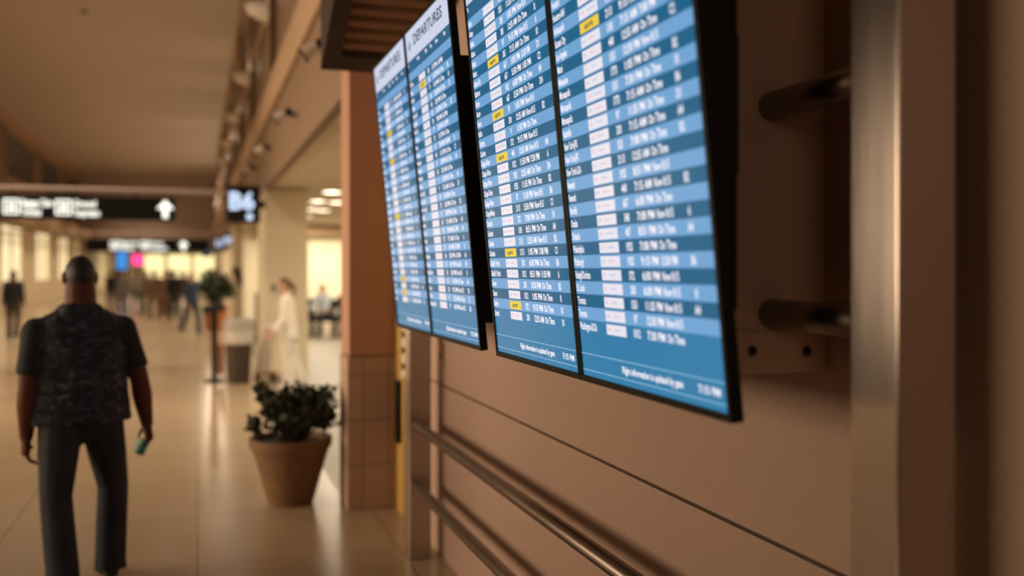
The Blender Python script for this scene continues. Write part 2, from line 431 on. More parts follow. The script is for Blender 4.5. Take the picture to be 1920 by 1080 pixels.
def flight_screen(name, label, yfar, cities, yellow, head, numbers, side_box=False):
    root = thing(name, label, 'screen', (XB, yfar, ZB), 0, 'flight departure screens on the steel stand')
    # the panel's own axes: x to the reader's right, y up the tilted face, z out of it
    M = Matrix(((0, -math.sin(TILT), -math.cos(TILT), 0), (-1, 0, 0, 0), (0, math.cos(TILT), -math.sin(TILT), 0), (0, 0, 0, 1)))
    def place(o): o.matrix_local = M
    B = .014
    mb = MB()
    mb.box((0, 0, -.024), (SW, SHT, -.004), 'black_plastic')
    mb.box((0, 0, -.004), (SW, B + .003, .005), 'black_plastic'); mb.box((0, SHT - B, -.004), (SW, SHT, .005), 'black_plastic')
    mb.box((0, B + .003, -.004), (B, SHT - B, .005), 'black_plastic'); mb.box((SW - B, B + .003, -.004), (SW, SHT - B, .005), 'black_plastic')
    place(mb.build('bezel', root, bevel=.002))
    # wedge-shaped rear box: its back stands plumb while the face leans out
    a, b_ = .22, 1.075
    mb = MB(); Mi = M.inverted()
    bx = .010
    pr = []
    for yl in (a, b_):
        p = M @ Vector((0, yl, -.023)); pr.append((p.x, p.z))
    prof = [(pr[0][0], pr[0][1]), (bx, pr[0][1] - .003), (bx, pr[1][1]), (pr[1][0], pr[1][1])]
    vs = [Vector((x, -.02, z)) for x, z in prof] + [Vector((x, -SW + .004, z)) for x, z in prof]
    mb.add(vs, [(0, 1, 2, 3), (7, 6, 5, 4), (0, 4, 5, 1), (1, 5, 6, 2), (2, 6, 7, 3), (3, 7, 4, 0)], 'black_metal')
    mb.build('housing', root)
    if side_box:
        mb = MB(); f0 = M @ Vector((0, .10, -.023)); f1 = M @ Vector((0, 1.06, -.023))
        pf = [(f0.x, f0.z), (.045, f0.z), (.045, f1.z), (f1.x, f1.z)]
        mb.add([Vector((x, -SW + .26, z)) for x, z in pf] + [Vector((x, -SW + .002, z)) for x, z in pf], [(0, 1, 2, 3), (7, 6, 5, 4), (0, 4, 5, 1), (1, 5, 6, 2), (2, 6, 7, 3), (3, 7, 4, 0)], 'black_metal'); mb.build('side_box', root)
    # the picture on the panel
    mb = MB(); x0, x1 = B, SW - B
    def strip(y0, y1, mname, z=0.0, xa=None, xb=None):
        mb.quad([(xa if xa is not None else x0, y0, z), (xb if xb is not None else x1, y0, z), (xb if xb is not None else x1, y1, z), (xa if xa is not None else x0, y1, z)], mname)
    nrow = 30
    ytop = 1.196
    strip(B + .003, R0 - PIT / 2, 'scr_body')
    for k in range(nrow):
        strip(R0 + (k - .5) * PIT, R0 + (k + .5) * PIT, 'scr_light' if k % 2 else ('scr_dark' if k else 'scr_body'))
    strip(R0 + (nrow - .5) * PIT, ytop, 'scr_dark')
    strip(ytop, SHT - B, 'scr_header')
    strip(.0755, .0775, 'scr_line', .0006); strip(.032, .034, 'scr_line', .0006)
    tx = MB(); rnd = random.Random(numbers)
    for k in range(len(cities)):
        y = R0 + k * PIT; c = y - .0098
        FONT.write(tx, cities[k], .022, c, .0195, .0014, 'scr_text', xs=.56)
        strip(y - .0135, y + .0125, 'scr_yellow' if k in yellow else 'scr_badge', .0006, .196, .312)
        if k in yellow: FONT.write(tx, 'spirit', .225, y - .006, .013, .0014, 'scr_ink', width=.055)
        else:
            q = rnd.random(); mk = 'scr_red' if rnd.random() < .5 else 'scr_blue'
            strip(y - .004, y + .004, mk, .0009, .205, .205 + .016 + .012 * q)
            strip(y - .003, y + .003, 'scr_blue' if mk == 'scr_red' else 'scr_red', .0009, .244, .272 + .03 * q)
        num = str(rnd.choice((9, 97, 305, 440, 523, 1181, 1551, 1773, 572, 1925, 667, 330, 1012, 2113, 348, 407)))
        FONT.write(tx, num, .372, c, .0195, .0014, 'scr_text', xs=.68, align='c')
        t = TIMES[rnd.randrange(len(TIMES))]
        st = rnd.choice(('On Time', 'On Time', 'Now 8:15', rnd.choice(TIMES)))
        FONT.write(tx, t, .428, c, .0195, .0014, 'scr_text', width=.088)
        FONT.write(tx, st, .526, c, .0195, .0014, 'scr_text', width=.078)
        if rnd.random() > .3: FONT.write(tx, str(rnd.choice(('B2', 'C2', 'D1', 'A4', 'B6', 'D4', 'C1', '10', '8', '6'))), .672, c, .0195, .0014, 'scr_text', xs=.7, align='c')
    for t, x in (('To', .022), ('Airline', .198), ('Flight', .345), ('Time', .430), ('Status', .522), ('Gate', .65)):
        FONT.write(tx, t, x, ytop - PIT * .72, .015, .0014, 'scr_text', xs=.72)
    if head:
        FONT.write(tx, head, .16, ytop + .048, .042, .0014, 'scr_ink', width=.50)
        px, py = .085, ytop + .055           # the little aeroplane
        tx.quad([(px - .03, py - .012, .0014), (px + .035, py + .004, .0014), (px + .03, py + .014, .0014), (px - .032, py - .002, .0014)], 'scr_teal')
        tx.quad([(px - .012, py - .004, .0014), (px + .004, py, .0014), (px - .004, py + .03, .0014), (px - .012, py + .03, .0014)], 'scr_teal')
        tx.quad([(px - .004, py - .004, .0014), (px + .012, py, .0014), (px + .018, py - .024, .0014), (px + .010, py - .024, .0014)], 'scr_teal')
    FONT.write(tx, 'Flight information is updated by gate', .27, .047, .0165, .0014, 'scr_text', width=.31)
    FONT.write(tx, '7:15 PM', .735, .047, .0165, .0014, 'scr_text', width=.09, align='r')
    d = mb.build('display', root); place(d)
    t_ = tx.build('lettering', d)
    return root
def cyc(k0): return [CITY1[(k0 + i * 2) % 15] for i in range(29)]
flight_screen('flight_screen', 'farthest departures screen of the four, beside the pink column, rows blurred under a pale header', 4.945, CITY3[:29], (1, 3, 12, 20, 24), 'DEPARTURES', 1)
flight_screen('flight_screen.001', 'second departures screen from the column, DEPARTURES header crossed at the top edge', 4.166, CITY4[:29], (27,), 'DEPARTURES', 2, True)
flight_screen('flight_screen.002', 'sharpest departures screen, third from the column, listing Detroit up to Atlanta', 3.201, CITY3, (1, 6, 15, 19, 24), 'DEPARTURES', 3)
flight_screen('flight_screen.003', 'nearest departures screen, next to the big steel post, listing Washington-DCA up to Houston', 2.423, CITY4, (22,), 'DEPARTURES', 4)

# ================================================================ STEEL STAND
stand = thing('screen_stand', 'brushed steel stand of two square posts, rails and wall brackets carrying the screens', 'stand', (1.28, 3.6, 0))
def local(o, root):
    o.parent = root; o.matrix_parent_inverse = Matrix.Identity(4); o.location = -Vector(root.location); return o
XP, PS = 1.21, .137
for y, zt in ((1.460, 4.2), (5.722, 2.85)):
    mb = MB(); mb.box((XP, y, 0), (XP + PS - .005, y + PS, zt), 'steel'); o = mb.build('post', stand, bevel=.006); local(o, stand)
for z in (H - .945, H - 1.315):
    mb = MB(); mb.tube([(XP + .045, 1.5, z), (XP + .045, 5.78, z)], .031, 'steel_pipe', 24); o = mb.build('rail', stand, smooth=False); local(o, stand)
    for p in o.data.polygons: p.use_smooth = len(p.vertices) == 4
for z in (H + .375, H - .105):
    mb = MB(); mb.capsule((1.265, 1.58, z), (1.265, 1.955, z), .034, .034, 'steel_pipe', seg=28, flat=True); o = mb.build('crossbar', stand); local(o, stand)
    for p in o.data.polygons: p.use_smooth = len(p.vertices) == 4
for i, y in enumerate((1.958, 4.70)):
    mb = MB(); mb.box((1.06, y, H - .243), (XW, y + .03, 3.6 if i == 0 else 2.7), 'painted_plate' if i == 0 else 'black_metal')
    o = mb.build('bracket_plate', stand, bevel=.002); local(o, stand)
    if i == 0:
        for u in (1408, 1510):
            p = at(u, 658, y); q = MB(); q.capsule((p.x, y - .008, p.z), (p.x, y, p.z), .013, .016, 'steel_pipe', flat=True); q.capsule((p.x, y - .012, p.z), (p.x, y - .008, p.z), .006, .006, 'black_metal', flat=True)
            local(q.build('bolt', stand), stand)
        q = MB(); q.box((1.06, y - .006, H - .243), (XW, y - .0005, H - .145), 'painted_plate'); local(q.build('bracket_foot', stand, bevel=.002), stand)
        q = MB(); q.box((.9945, 1.69, H + .185), (1.022, 2.4, H + .465), 'black_metal'); local(q.build('mount_box', stand, bevel=.004), stand)
    q = MB(); q.box((.9945, y + .002, H + .06), (1.095, y + .22, H + .14), 'black_metal'); local(q.build('mount_arm', stand), stand)
for y in (2.85, 3.75): 
    q = MB(); q.box((.9945, y - .1, H + .25), (XW, y + .1, H + .33), 'black_metal'); local(q.build('mount_arm', stand), stand)

# ---------------------------------------------------------------- small things on the near wall
p = at(830, 667, 5.72)
mb = MB(); t = thing('wall_switch', 'small upright switch plate on the wall just past the far steel post', 'switch', (XW, 5.72, p.z))
mb.box((-.012, -.045, -.07), (0, .045, .07), 'column_pink'); mb.build('switch_plate', t, bevel=.003)
mb = MB(); mb.box((-.018, -.012, -.02), (-.012, .012, .02), 'black_plastic'); mb.build('toggle', t)
t = thing('hanging_strip', 'short dark beaded strip hanging between the pink column and the far steel post', 'strip', (XW - .05, 6.6, 1.0))
mb = MB()
for i in range(14): mb.box((-.012, -.05, i * .055), (.0, .05, i * .055 + .034), 'black_plastic' if i % 2 else 'white_paint')
mb.box((0, -.05, 0), (.008, .05, .77), 'white_paint')
mb.build('beaded_strip', t)
t = thing('door_pull', 'long narrow black pull bar below the dotted strip by the column', 'handle', (XW - .03, 6.87, .5))
mb = MB(); mb.box((-.03, -.06, 0), (-.014, .06, .45), 'black_plastic'); mb.build('pull_bar', t, bevel=.004)
for z in (.03, .37): mb = MB(); mb.box((-.014, -.02, z), (0, .02, z + .05), 'black_plastic'); mb.build('pull_mount', t)

# ---------------------------------------------------------------- louvred grille box above the farthest screen
t = thing('grille_box', 'dark framed box with brown louvre slats overhanging the farthest screen', 'vent', (.72, 5.37, 3.0))
y0, y1 = 0, .66; za, zb = .26, -.03                      # underside slopes up towards the near edge
def zz(y): return za + (zb - za) * (y / .66) if y >= 0 else za - (zb - za) * (-y / .66)
L = .9
def slope(x0, x1, ya, yb, th, up=0):
    vs = [(x0, ya, zz(ya) + up), (x1, ya, zz(ya) + up), (x1, yb, zz(yb) + up), (x0, yb, zz(yb) + up)]
    return [Vector(v) for v in vs] + [Vector(v) + Vector((0, 0, th)) for v in vs]
BF = [(3, 2, 1, 0), (4, 5, 6, 7), (0, 1, 5, 4), (1, 2, 6, 5), (2, 3, 7, 6), (3, 0, 4, 7)]
mb = MB()
mb.add(slope(0, .105, -.9, .66, .14), BF, 'dark_wood'); mb.add(slope(.105, .69, .53, .66, .14), BF, 'dark_wood'); mb.add(slope(.56, .69, -.9, .53, .14), BF, 'dark_wood')
mb.add(slope(.105, .56, -.9, -.78, .14), BF, 'dark_wood')
mb.build('frame', t)
mb = MB(); mb.add(slope(.0, .69, -.9, .66, .5, .14), BF, 'dark_wood'); mb.build('casing', t)
for i in range(13):
    a = -.76 + i * .1
    mb = MB(); mb.add(slope(.105, .56, a, a + .05, .05, .02), BF, 'slat_wood'); mb.build('slat', t)

# ---------------------------------------------------------------- sconces, spotlights, smoke detector
for i, y in enumerate((9.0, 14.1, 19.2, 24.3, 29.4, 34.5)):
    names = ['nearest', 'second', 'third', 'fourth', 'fifth', 'farthest']
    t = thing('wall_sconce' if i == 0 else 'wall_sconce.%03d' % i, '%s white half-bowl uplight from the camera along the upper right wall' % names[i], 'wall lamp', (XC - .1, y, 5.25), 0, 'bowl uplights on the upper wall')
    mb = MB(); prof = [(.02, 0), (.16, .02), (.27, .09), (.33, .2), (.31, .2), (.25, .1), (.14, .04), (.0, .03)]
    mb.lathe(prof, 'white_paint', seg=20, a0=PI / 2, a1=3 * PI / 2); mb.build('bowl', t, smooth=True)
    mb = MB(); mb.box((-.02, -.33, 0), (0, .33, .24), 'white_paint'); mb.build('back_plate', t)
for i, (y, z) in enumerate(((7.95, 3.46), (10.9, 3.36), (14.6, 3.42), (18.4, 3.5))):
    nm = ['next to the grille box', 'over the bright lounge opening', 'just before the cream pier', 'beyond the cream pier'][i]
    t = thing('spotlight' if i == 0 else 'spotlight.%03d' % i, 'pale cone spotlight with black back, %s' % nm, 'spotlight', (XC, y, z), 0, 'spotlights under the cornice')
    mb = MB(); mb.capsule((0, 0, .08), (-.14, 0, .08), .02, .02, 'black_metal', flat=True); mb.build('arm', t)
    d = Vector((-.75, .22, -.55)).normalized(); c = Vector((-.14, 0, .08))
    mb = MB(); mb.capsule(c - d * .02, c + d * .11, .04, .065, 'white_paint', flat=True, seg=20); mb.build('shade', t)
    mb = MB(); mb.capsule(c + d * .11, c + d * .125, .068, .068, 'black_metal', flat=True, seg=20); mb.capsule(c - d * .09, c - d * .02, .034, .04, 'black_metal', flat=True, seg=20); mb.build('collar', t)
p = at(157, 21, 20.0); 
q = Vector((0, 0, H)) + (p - Vector((0, 0, H))) * ((ZC - H) / (p.z - H))
t = thing('smoke_detector', 'tiny round smoke detector alone on the ceiling', 'smoke detector', (q.x, q.y, ZC))
mb = MB(); mb.lathe([(0, -.06), (.07, -.055), (.1, -.02), (.1, 0)], 'soffit', seg=20); mb.build('cover', t)

# ---------------------------------------------------------------- overhead signs
def bar(name, label, y, z):
    t = thing(name, label, 'bar', (XL, y, z)); mb = MB(); mb.tube([(0, 0, 0), (XC - XL, 0, 0)], .035, 'bulkhead', 12)
    mb.box((-.0, -.09, -.09), (.02, .09, .09), 'bulkhead'); mb.box((XC - XL - .02, -.09, -.09), (XC - XL, .09, .09), 'bulkhead'); mb.build('tube', t, smooth=False); return t
Y1 = 16.6
zb = at(200, 355, Y1).z
bar('hanging_bar', 'slim dark bar crossing the hall above the near black overhead sign', Y1 + .1, zb)
def wayfinding(name, label, Y, uR, vt, vb, xl, hz, lines, arrow):
    a = at(uR, vt, Y); b = at(uR, vb, Y); w_ = a.x - xl; h_ = a.z - b.z
    t = thing(name, label, 'sign', (xl, Y, b.z))
    mb = MB(); mb.box((0, 0, 0), (w_, .16, h_), 'black_plastic'); mb.build('sign_box', t, bevel=.01)
    for x in (w_ * .2, w_ * .8):
        mb = MB(); mb.box((x - .012, .07, h_), (x + .012, .10, hz - b.z - .04), 'black_metal'); mb.build('hanger', t)
    M = Matrix(((1, 0, 0, 0), (0, 0, -1, -.004), (0, 1, 0, 0), (0, 0, 0, 1)))
    for (x0, l1, w1, l2, w2) in lines:
        mb = MB(); x = x0 - xl; s_ = h_ * .62
        for vs in ([(x, h_ * .19), (x + s_, h_ * .19), (x + s_, h_ * .81), (x, h_ * .81)],):
            q = [(vs[0][0], vs[0][1]), (vs[1][0], vs[1][1]), (vs[2][0], vs[2][1]), (vs[3][0], vs[3][1])]
            e = s_ * .13      # pictogram tile drawn as a thick ring round a small figure
            X0, Z0, X1, Z1 = q[0][0], q[0][1], q[2][0], q[2][1]
            for r_ in ((X0, Z0, X1, Z0 + e), (X0, Z1 - e, X1, Z1), (X0, Z0, X0 + e, Z1), (X1 - e, Z0, X1, Z1), (X0 + s_ * .3, Z0 + s_ * .28, X1 - s_ * .3, Z1 - s_ * .36), (X0 + s_ * .4, Z1 - s_ * .32, X1 - s_ * .4, Z1 - s_ * .22)):
                mb.quad([M @ Vector((r_[0], r_[1], .001)), M @ Vector((r_[2], r_[1], .001)), M @ Vector((r_[2], r_[3], .001)), M @ Vector((r_[0], r_[3], .001))], 'sign_white')
        mb.build('pictogram', t)
        for l_, w1_, zl in ((l1, w1, .54), (l2, w2, .15)):
            mb = MB(); FONT.write(mb, l_, x + s_ * 1.12, h_ * zl, h_ * .28, .001, 'sign_white', width=w1_ - xl - x - s_ * 1.12, M=M); mb.build('lettering', t)
    ax = arrow - xl; s_ = h_ * .36; cz = h_ * .5
    mb = MB()
    mb.add([M @ Vector(v) for v in ((ax - s_, cz, .001), (ax - s_ * .3, cz, .001), (ax - s_ * .3, cz - s_ * 1.05, .001), (ax + s_ * .3, cz - s_ * 1.05, .001), (ax + s_ * .3, cz, .001), (ax + s_, cz, .001), (ax, cz + s_ * 1.1, .001))],
           [(0, 1, 4, 5, 6), (1, 2, 3, 4)], 'sign_white')
    mb.build('arrow', t)
    return t
X_ = lambda u, Y: at(u, 400, Y).x
wayfinding('overhead_sign', 'near black overhead sign with two blocks of white lettering and an up arrow', Y1, 329, 371, 414, X_(-60, Y1), zb,
           [(X_(6, Y1), 'Baggage Claim', X_(99, Y1), 'Terminal', X_(77, Y1)), (X_(104, Y1), 'Ground', X_(180, Y1), 'Transportation', X_(187, Y1))], X_(310, Y1))
Y2 = 42
zb2 = at(200, 437, Y2).z
bar('hanging_bar.001', 'second slim bar farther down the hall above the distant sign', Y2 + .1, zb2)
wayfinding('overhead_sign.001', 'distant black overhead sign with small glowing letters and arrow, deep in the hall', Y2, 392, 449, 473, X_(160, Y2), zb2,
           [(X_(207, Y2), 'Baggage Claim', X_(260, Y2), 'Terminal', X_(252, Y2)), (X_(264, Y2), 'Ground', X_(305, Y2), 'Transportation', X_(314, Y2))], X_(344, Y2))
def gate_sign(name, label, Y, u0, u1, v0, v1, txt, small=True, mname='sign_blue'):
    a = at(u0, v0, Y); b = at(u1, v1, Y); w_, h_ = b.x - a.x, a.z - b.z
    t = thing(name, label, 'sign', (a.x, Y, b.z))
    mb = MB(); mb.box((0, 0, 0), (w_, .14, h_), 'black_plastic'); mb.build('sign_box', t, bevel=.008)
    if b.x < XC - .01: mb = MB(); mb.box((w_, .05, h_ * .4), (XC - a.x, .09, h_ * .6), 'black_metal'); mb.build('wall_bracket', t)
    M = Matrix(((1, 0, 0, 0), (0, 0, -1, -.004), (0, 1, 0, 0), (0, 0, 0, 1)))
    mb = MB(); FONT.write(mb, txt, w_ * .44, h_ * .36, h_ * .46, .001, mname, width=w_ * .78, align='c', M=M); mb.build('lettering', t)
    if small:
        mb = MB(); r_ = w_ * .10; n_ = 16
        mb.add([M @ Vector((w_ * .68 + r_ * math.cos(2 * PI * i / n_), h_ * .16 + r_ * math.sin(2 * PI * i / n_), .001)) for i in range(n_)], [tuple(range(n_))], mname); mb.build('symbol', t)
    return t
gate_sign('gate_sign', 'black gate sign with glowing white B6 by the cream pier', 16.0, 425, 488, 347, 418, 'B6')
gate_sign('gate_sign.001', 'small glowing gate sign just beyond the B6 sign along the right wall', 33.6, 419, 440, 440, 464, 'B8', False)
gate_sign('gate_sign.002', 'tiny glowing gate sign between two others along the right wall', 40, 404, 424, 445, 472, 'B10', False)
gate_sign('gate_sign.003', 'farthest tiny glowing gate sign along the right wall', 52, 378, 396, 458, 482, 'B12', False)
# shop signs at the end of the hall
a = at(247, 477, 66); b = at(270, 498, 66)
t = thing('neon_sign', 'hot pink glowing sign among the far shopfronts', 'sign', (a.x, 66, b.z)); mb = MB(); mb.box((0, .02, 0), (b.x - a.x, .14, a.z - b.z), 'black_metal'); mb.build('sign_box', t)
mb = MB(); mb.box((.05, .0, .05), (b.x - a.x - .05, .02, a.z - b.z - .05), 'neon_pink'); mb.build('light_panel', t)
mb = MB(); mb.box((.3, .05, a.z - b.z), (.34, .1, 4.4 - b.z), 'black_metal'); mb.build('hanger', t)
a = at(217, 462, 62); b = at(240, 505, 62)
t = thing('advert_screen', 'tall blue lit screen left of the pink neon sign', 'screen', (a.x, 62, 0)); mb = MB(); mb.box((0, 0, 0), (b.x - a.x, .3, a.z), 'black_metal'); mb.build('cabinet', t)
mb = MB(); mb.box((.06, -.01, b.z), (b.x - a.x - .06, 0, a.z - .06), 'screen_blue'); mb.build('light_panel', t)
p = at(468, 448, 30.9); p2 = at(484, 480, 30.9)
t = thing('wall_screen', 'narrow blue and pink lit screen high on the far cream pier', 'screen', (p.x, 31, p2.z)); mb = MB(); mb.box((0, -.1, 0), (p2.x - p.x, 0, p.z - p2.z), 'black_metal'); mb.build('case', t)
mb = MB(); w_ = p2.x - p.x; h_ = p.z - p2.z; mb.box((w_ * .35, -.11, .05), (w_ - .03, -.1, h_ - .05), 'screen_blue'); mb.box((.02, -.11, h_ * .4), (w_ * .35, -.1, h_ - .05), 'neon_pink'); mb.build('light_panel', t)
p = at(448, 520, 30.9)
t = thing('wall_telephone', 'dark slanted handset fixed on the far cream pier above the litter bin', 'phone', (p.x, 31, p.z))
mb = MB(); M = Matrix.Rotation(math.radians(-27), 4, 'Y'); mb.box((-.1, -.09, -.33), (.1, -.0, .33), 'brown_cloth', M); mb.build('body', t, bevel=.02)
p = at(513, 540, 16.4)
t = thing('thermostat', 'small pale thermostat on the near cream pier beside the woman', 'thermostat', (p.x, 16.4, p.z)); mb = MB(); mb.box((-.05, -.03, -.07), (.05, 0, .07), 'bin_grey'); mb.build('case', t, bevel=.006)
mb = MB(); mb.box((-.03, -.034, 0), (.03, -.03, .04), 'black_plastic'); mb.build('dial_window', t)
p = at(478, 550, 24); p2 = at(490, 690, 24)
t = thing('notice_board', 'tall grey upright panel standing at the edge of the near cream pier', 'panel', (p.x, 24, 0)); mb = MB(); mb.box((0, 0, .08), (.4, .05, p.z), 'grey_cloth'); mb.build('panel', t)
mb = MB(); mb.box((0, -.15, 0), (.4, .2, .08), 'black_metal'); mb.build('foot', t)

# ---------------------------------------------------------------- lounge: downlights and seats
sp = [(622, 360), (596, 377), (631, 379), (585, 392), (606, 394), (573, 405)]
nm = ['nearest', 'second', 'third', 'fourth', 'fifth', 'farthest']
for i, (u, v) in enumerate(sp):
    d = F * (3.06 - H) / (HZ - v); a_ = (u - 960) / F * d
    t = thing('downlight' if i == 0 else 'downlight.%03d' % i, '%s bright round downlight in the lounge ceiling' % nm[i], 'ceiling lamp', (d * math.sin(TH) + a_ * math.cos(TH), d * math.cos(TH) - a_ * math.sin(TH), 3.08), 0, 'lounge ceiling downlights')
    mb = MB(); mb.lathe([(.2, 0), (.2, -.03), (.16, -.03), (.16, 0)], 'white_paint', seg=24); mb.build('rim', t)
    mb = MB(); mb.lathe([(.16, -.012), (0, -.012)], 'lamp_glow', seg=24); mb.build('lens', t)
def bench(name, label, loc, rz, n):
    t = thing(name, label, 'seating', loc, rz)
    for i in range(n):
        x = (i - n / 2 + .5) * .62
        mb = MB(); mb.box((x - .27, -.25, .40), (x + .27, .25, .47), 'black_cloth'); mb.build('seat', t, bevel=.02)
        mb = MB(); M = Matrix.Translation((x, -.27, .47)) @ Matrix.Rotation(math.radians(12), 4, 'X'); mb.box((-.27, -.04, 0), (.27, .03, .48), 'black_cloth', M); mb.build('backrest', t, bevel=.02)
    for i in range(n + 1):
        x = (i - n / 2) * .62
        mb = MB(); mb.box((x - .025, -.22, .6), (x + .025, .22, .63), 'black_metal'); mb.box((x - .02, -.2, .36), (x + .02, -.16, .6), 'black_metal'); mb.box((x - .02, .16, .36), (x + .02, .2, .6), 'black_metal'); mb.build('armrest', t)
    mb = MB(); mb.box((-n * .31, -.03, .34), (n * .31, .03, .40), 'black_metal'); mb.build('beam', t)
    for x in (-n * .25, n * .25):
        mb = MB(); mb.box((x - .03, -.03, .03), (x + .03, .03, .34), 'black_metal'); mb.box((x - .04, -.28, 0), (x + .04, .28, .03), 'black_metal'); mb.build('leg', t)
    return t
S1 = on_floor(600, 630)
bench('seat_row', 'row of black lounge seats carrying the two seated travellers', (S1.x + .3, S1.y + .1, 0), PI * .8, 4)

# ---------------------------------------------------------------- potted plants
def shrub(name, label, loc, R, hgt, pot, seed, nleaf, ls, potm='terracotta', rim=True):
    t = thing(name, label, 'plant', loc); rnd = random.Random(seed)
    pr, pb, ph = pot
    mb = MB(); mb.lathe([(0, 0), (pb, 0), (pr * .95, ph - .07), (pr, ph - .07), (pr * 1.02, ph), (pr * .92, ph), (pr * .9, ph - .05), (0, ph - .05)], potm, seg=40); o = mb.build('pot', t, smooth=False)
    mb = MB(); mb.lathe([(pr * .9, ph - .045), (0, ph - .03)], 'soil', seg=24); mb.build('soil', t)
    st = MB(); lf = MB()
    tips = []
    for i in range(64):
        a = rnd.uniform(0, 2 * PI); rr = (rnd.random() ** .42) * R; zt = ph + hgt * (.12 + .88 * rnd.random() ** .8) * (1 - .3 * (rr / R) ** 2)
        p0 = Vector((math.cos(a) * pr * .4 * rnd.random(), math.sin(a) * pr * .4 * rnd.random(), ph - .05)); p2 = Vector((math.cos(a) * rr, math.sin(a) * rr, zt))
        p1 = p0.lerp(p2, .5) + Vector((0, 0, hgt * .12))
        st.capsule(p0, p1, .007, .005, 'stem', flat=True, seg=6); st.capsule(p1, p2, .005, .003, 'stem', flat=True, seg=6); tips += [(p1, p2)]
    for i in range(nleaf):
        p1, p2 = rnd.choice(tips); c = p1.lerp(p2, rnd.random() ** .6 * 1.05)
        d = Vector((rnd.gauss(0, 1), rnd.gauss(0, 1), rnd.gauss(.25, .7))).normalized(); s_ = Vector((rnd.gauss(0, 1), rnd.gauss(0, 1), rnd.gauss(0, .4))); s_ = (s_ - d * s_.dot(d)).normalized(); n_ = d.cross(s_)
        l = ls * rnd.uniform(.7, 1.3); w_ = l * .28
        lf.add([c, c + d * l * .3 + s_ * w_ + n_ * .01, c + d * l * .7 + s_ * w_ * .75 - n_ * .004, c + d * l - n_ * l * .12, c + d * l * .7 - s_ * w_ * .75 - n_ * .004, c + d * l * .3 - s_ * w_ + n_ * .01, c + d * l * .35 - n_ * .012, c + d * l * .7 - n_ * .02],
               [(0, 1, 6), (1, 2, 7, 6), (2, 3, 7), (0, 6, 5), (6, 7, 4, 5), (7, 3, 4)], 'leaf')
    st.build('stems', t); lf.build('foliage', t)
    return t
shrub('potted_shrub', 'leafy dark green shrub in a tapered clay pot beside the pink column', (.665, 7.42, 0), .345, .46, (.30, .165, .49), 3, 900, .068)
q = on_floor(404, 620)
shrub('potted_shrub.001', 'distant dark bushy plant in an orange planter behind the litter bin', (q.x, q.y, 0), .55, 1.05, (.36, .3, .7), 5, 520, .2, 'orange')

# ---------------------------------------------------------------- litter bin, stand, trolley
q = Vector((.60, 15.4, 0))
t = thing('litter_bin', 'dark brown litter bin with pale liner over its rim before the cream pier', 'bin', q)
mb = MB(); mb.lathe([(0, 0), (.155, 0), (.17, .02), (.2, .62), (0, .62)], 'bin_brown', seg=32); mb.build('body', t, smooth=False)
mb = MB(); mb.lathe([(.202, .60), (.212, .62), (.218, .80), (.212, .83), (.19, .83), (.19, .62)], 'liner', seg=32); mb.build('liner', t)
mb = MB(); mb.lathe([(.226, .82), (.232, .84), (.225, .96), (.16, .985), (.11, .985), (.11, .93), (0, .93)], 'bin_grey', seg=32); mb.build('lid', t)
q = on_floor(402, 716)
t = thing('service_stand', 'black topped stand with an orange side panel left of the litter bin', 'stand', (q.x, q.y, 0))
mb = MB(); M = Matrix.Translation((0, 0, 1.07)) @ Matrix.Rotation(math.radians(-9), 4, 'Y'); mb.box((-.17, -.15, 0), (.17, .15, .12), 'black_cloth', M); mb.build('top', t, bevel=.03)
mb = MB(); mb.box((-.045, -.04, .03), (.045, .04, 1.08), 'black_metal'); mb.build('post', t)
mb = MB(); mb.box((.05, -.07, .12), (.13, -.045, .58), 'orange'); mb.build('side_panel', t, bevel=.01)
mb = MB(); mb.box((-.14, -.14, 0), (.14, .14, .03), 'black_metal'); mb.build('base', t)
q = on_floor(498, 712)
t = thing('linen_trolley', 'pale cloth-sided trolley between the litter bin and the woman in white', 'trolley', (q.x, q.y, 0))
mb = MB(); 
for (x0, x1, z) in ((-.13, .13, .12),): 
    vs = [(-.15, -.2, .12), (.06, -.2, .12), (.06, .2, .12), (-.15, .2, .12), (-.02, -.2, .85), (.14, -.2, .85), (.14, .2, .85), (-.02, .2, .85)]
    mb.add(vs, BF, 'white_cloth')
mb.build('sack', t, bevel=.02)
mb = MB(); mb.tube([(.1, -.18, .85), (.2, -.18, .98), (.2, .18, .98), (.1, .18, .85)], .014, 'white_pole', 8); mb.build('push_handle', t)
mb = MB(); mb.box((-.16, -.2, .09), (.16, .2, .12), 'orange'); mb.build('deck', t)
for x in (-.12, .12):
    for y in (-.15, .15):
        mb = MB(); mb.capsule((x, y - .015, .045), (x, y + .015, .045), .045, .045, 'black_plastic', flat=True); mb.build('wheel', t)

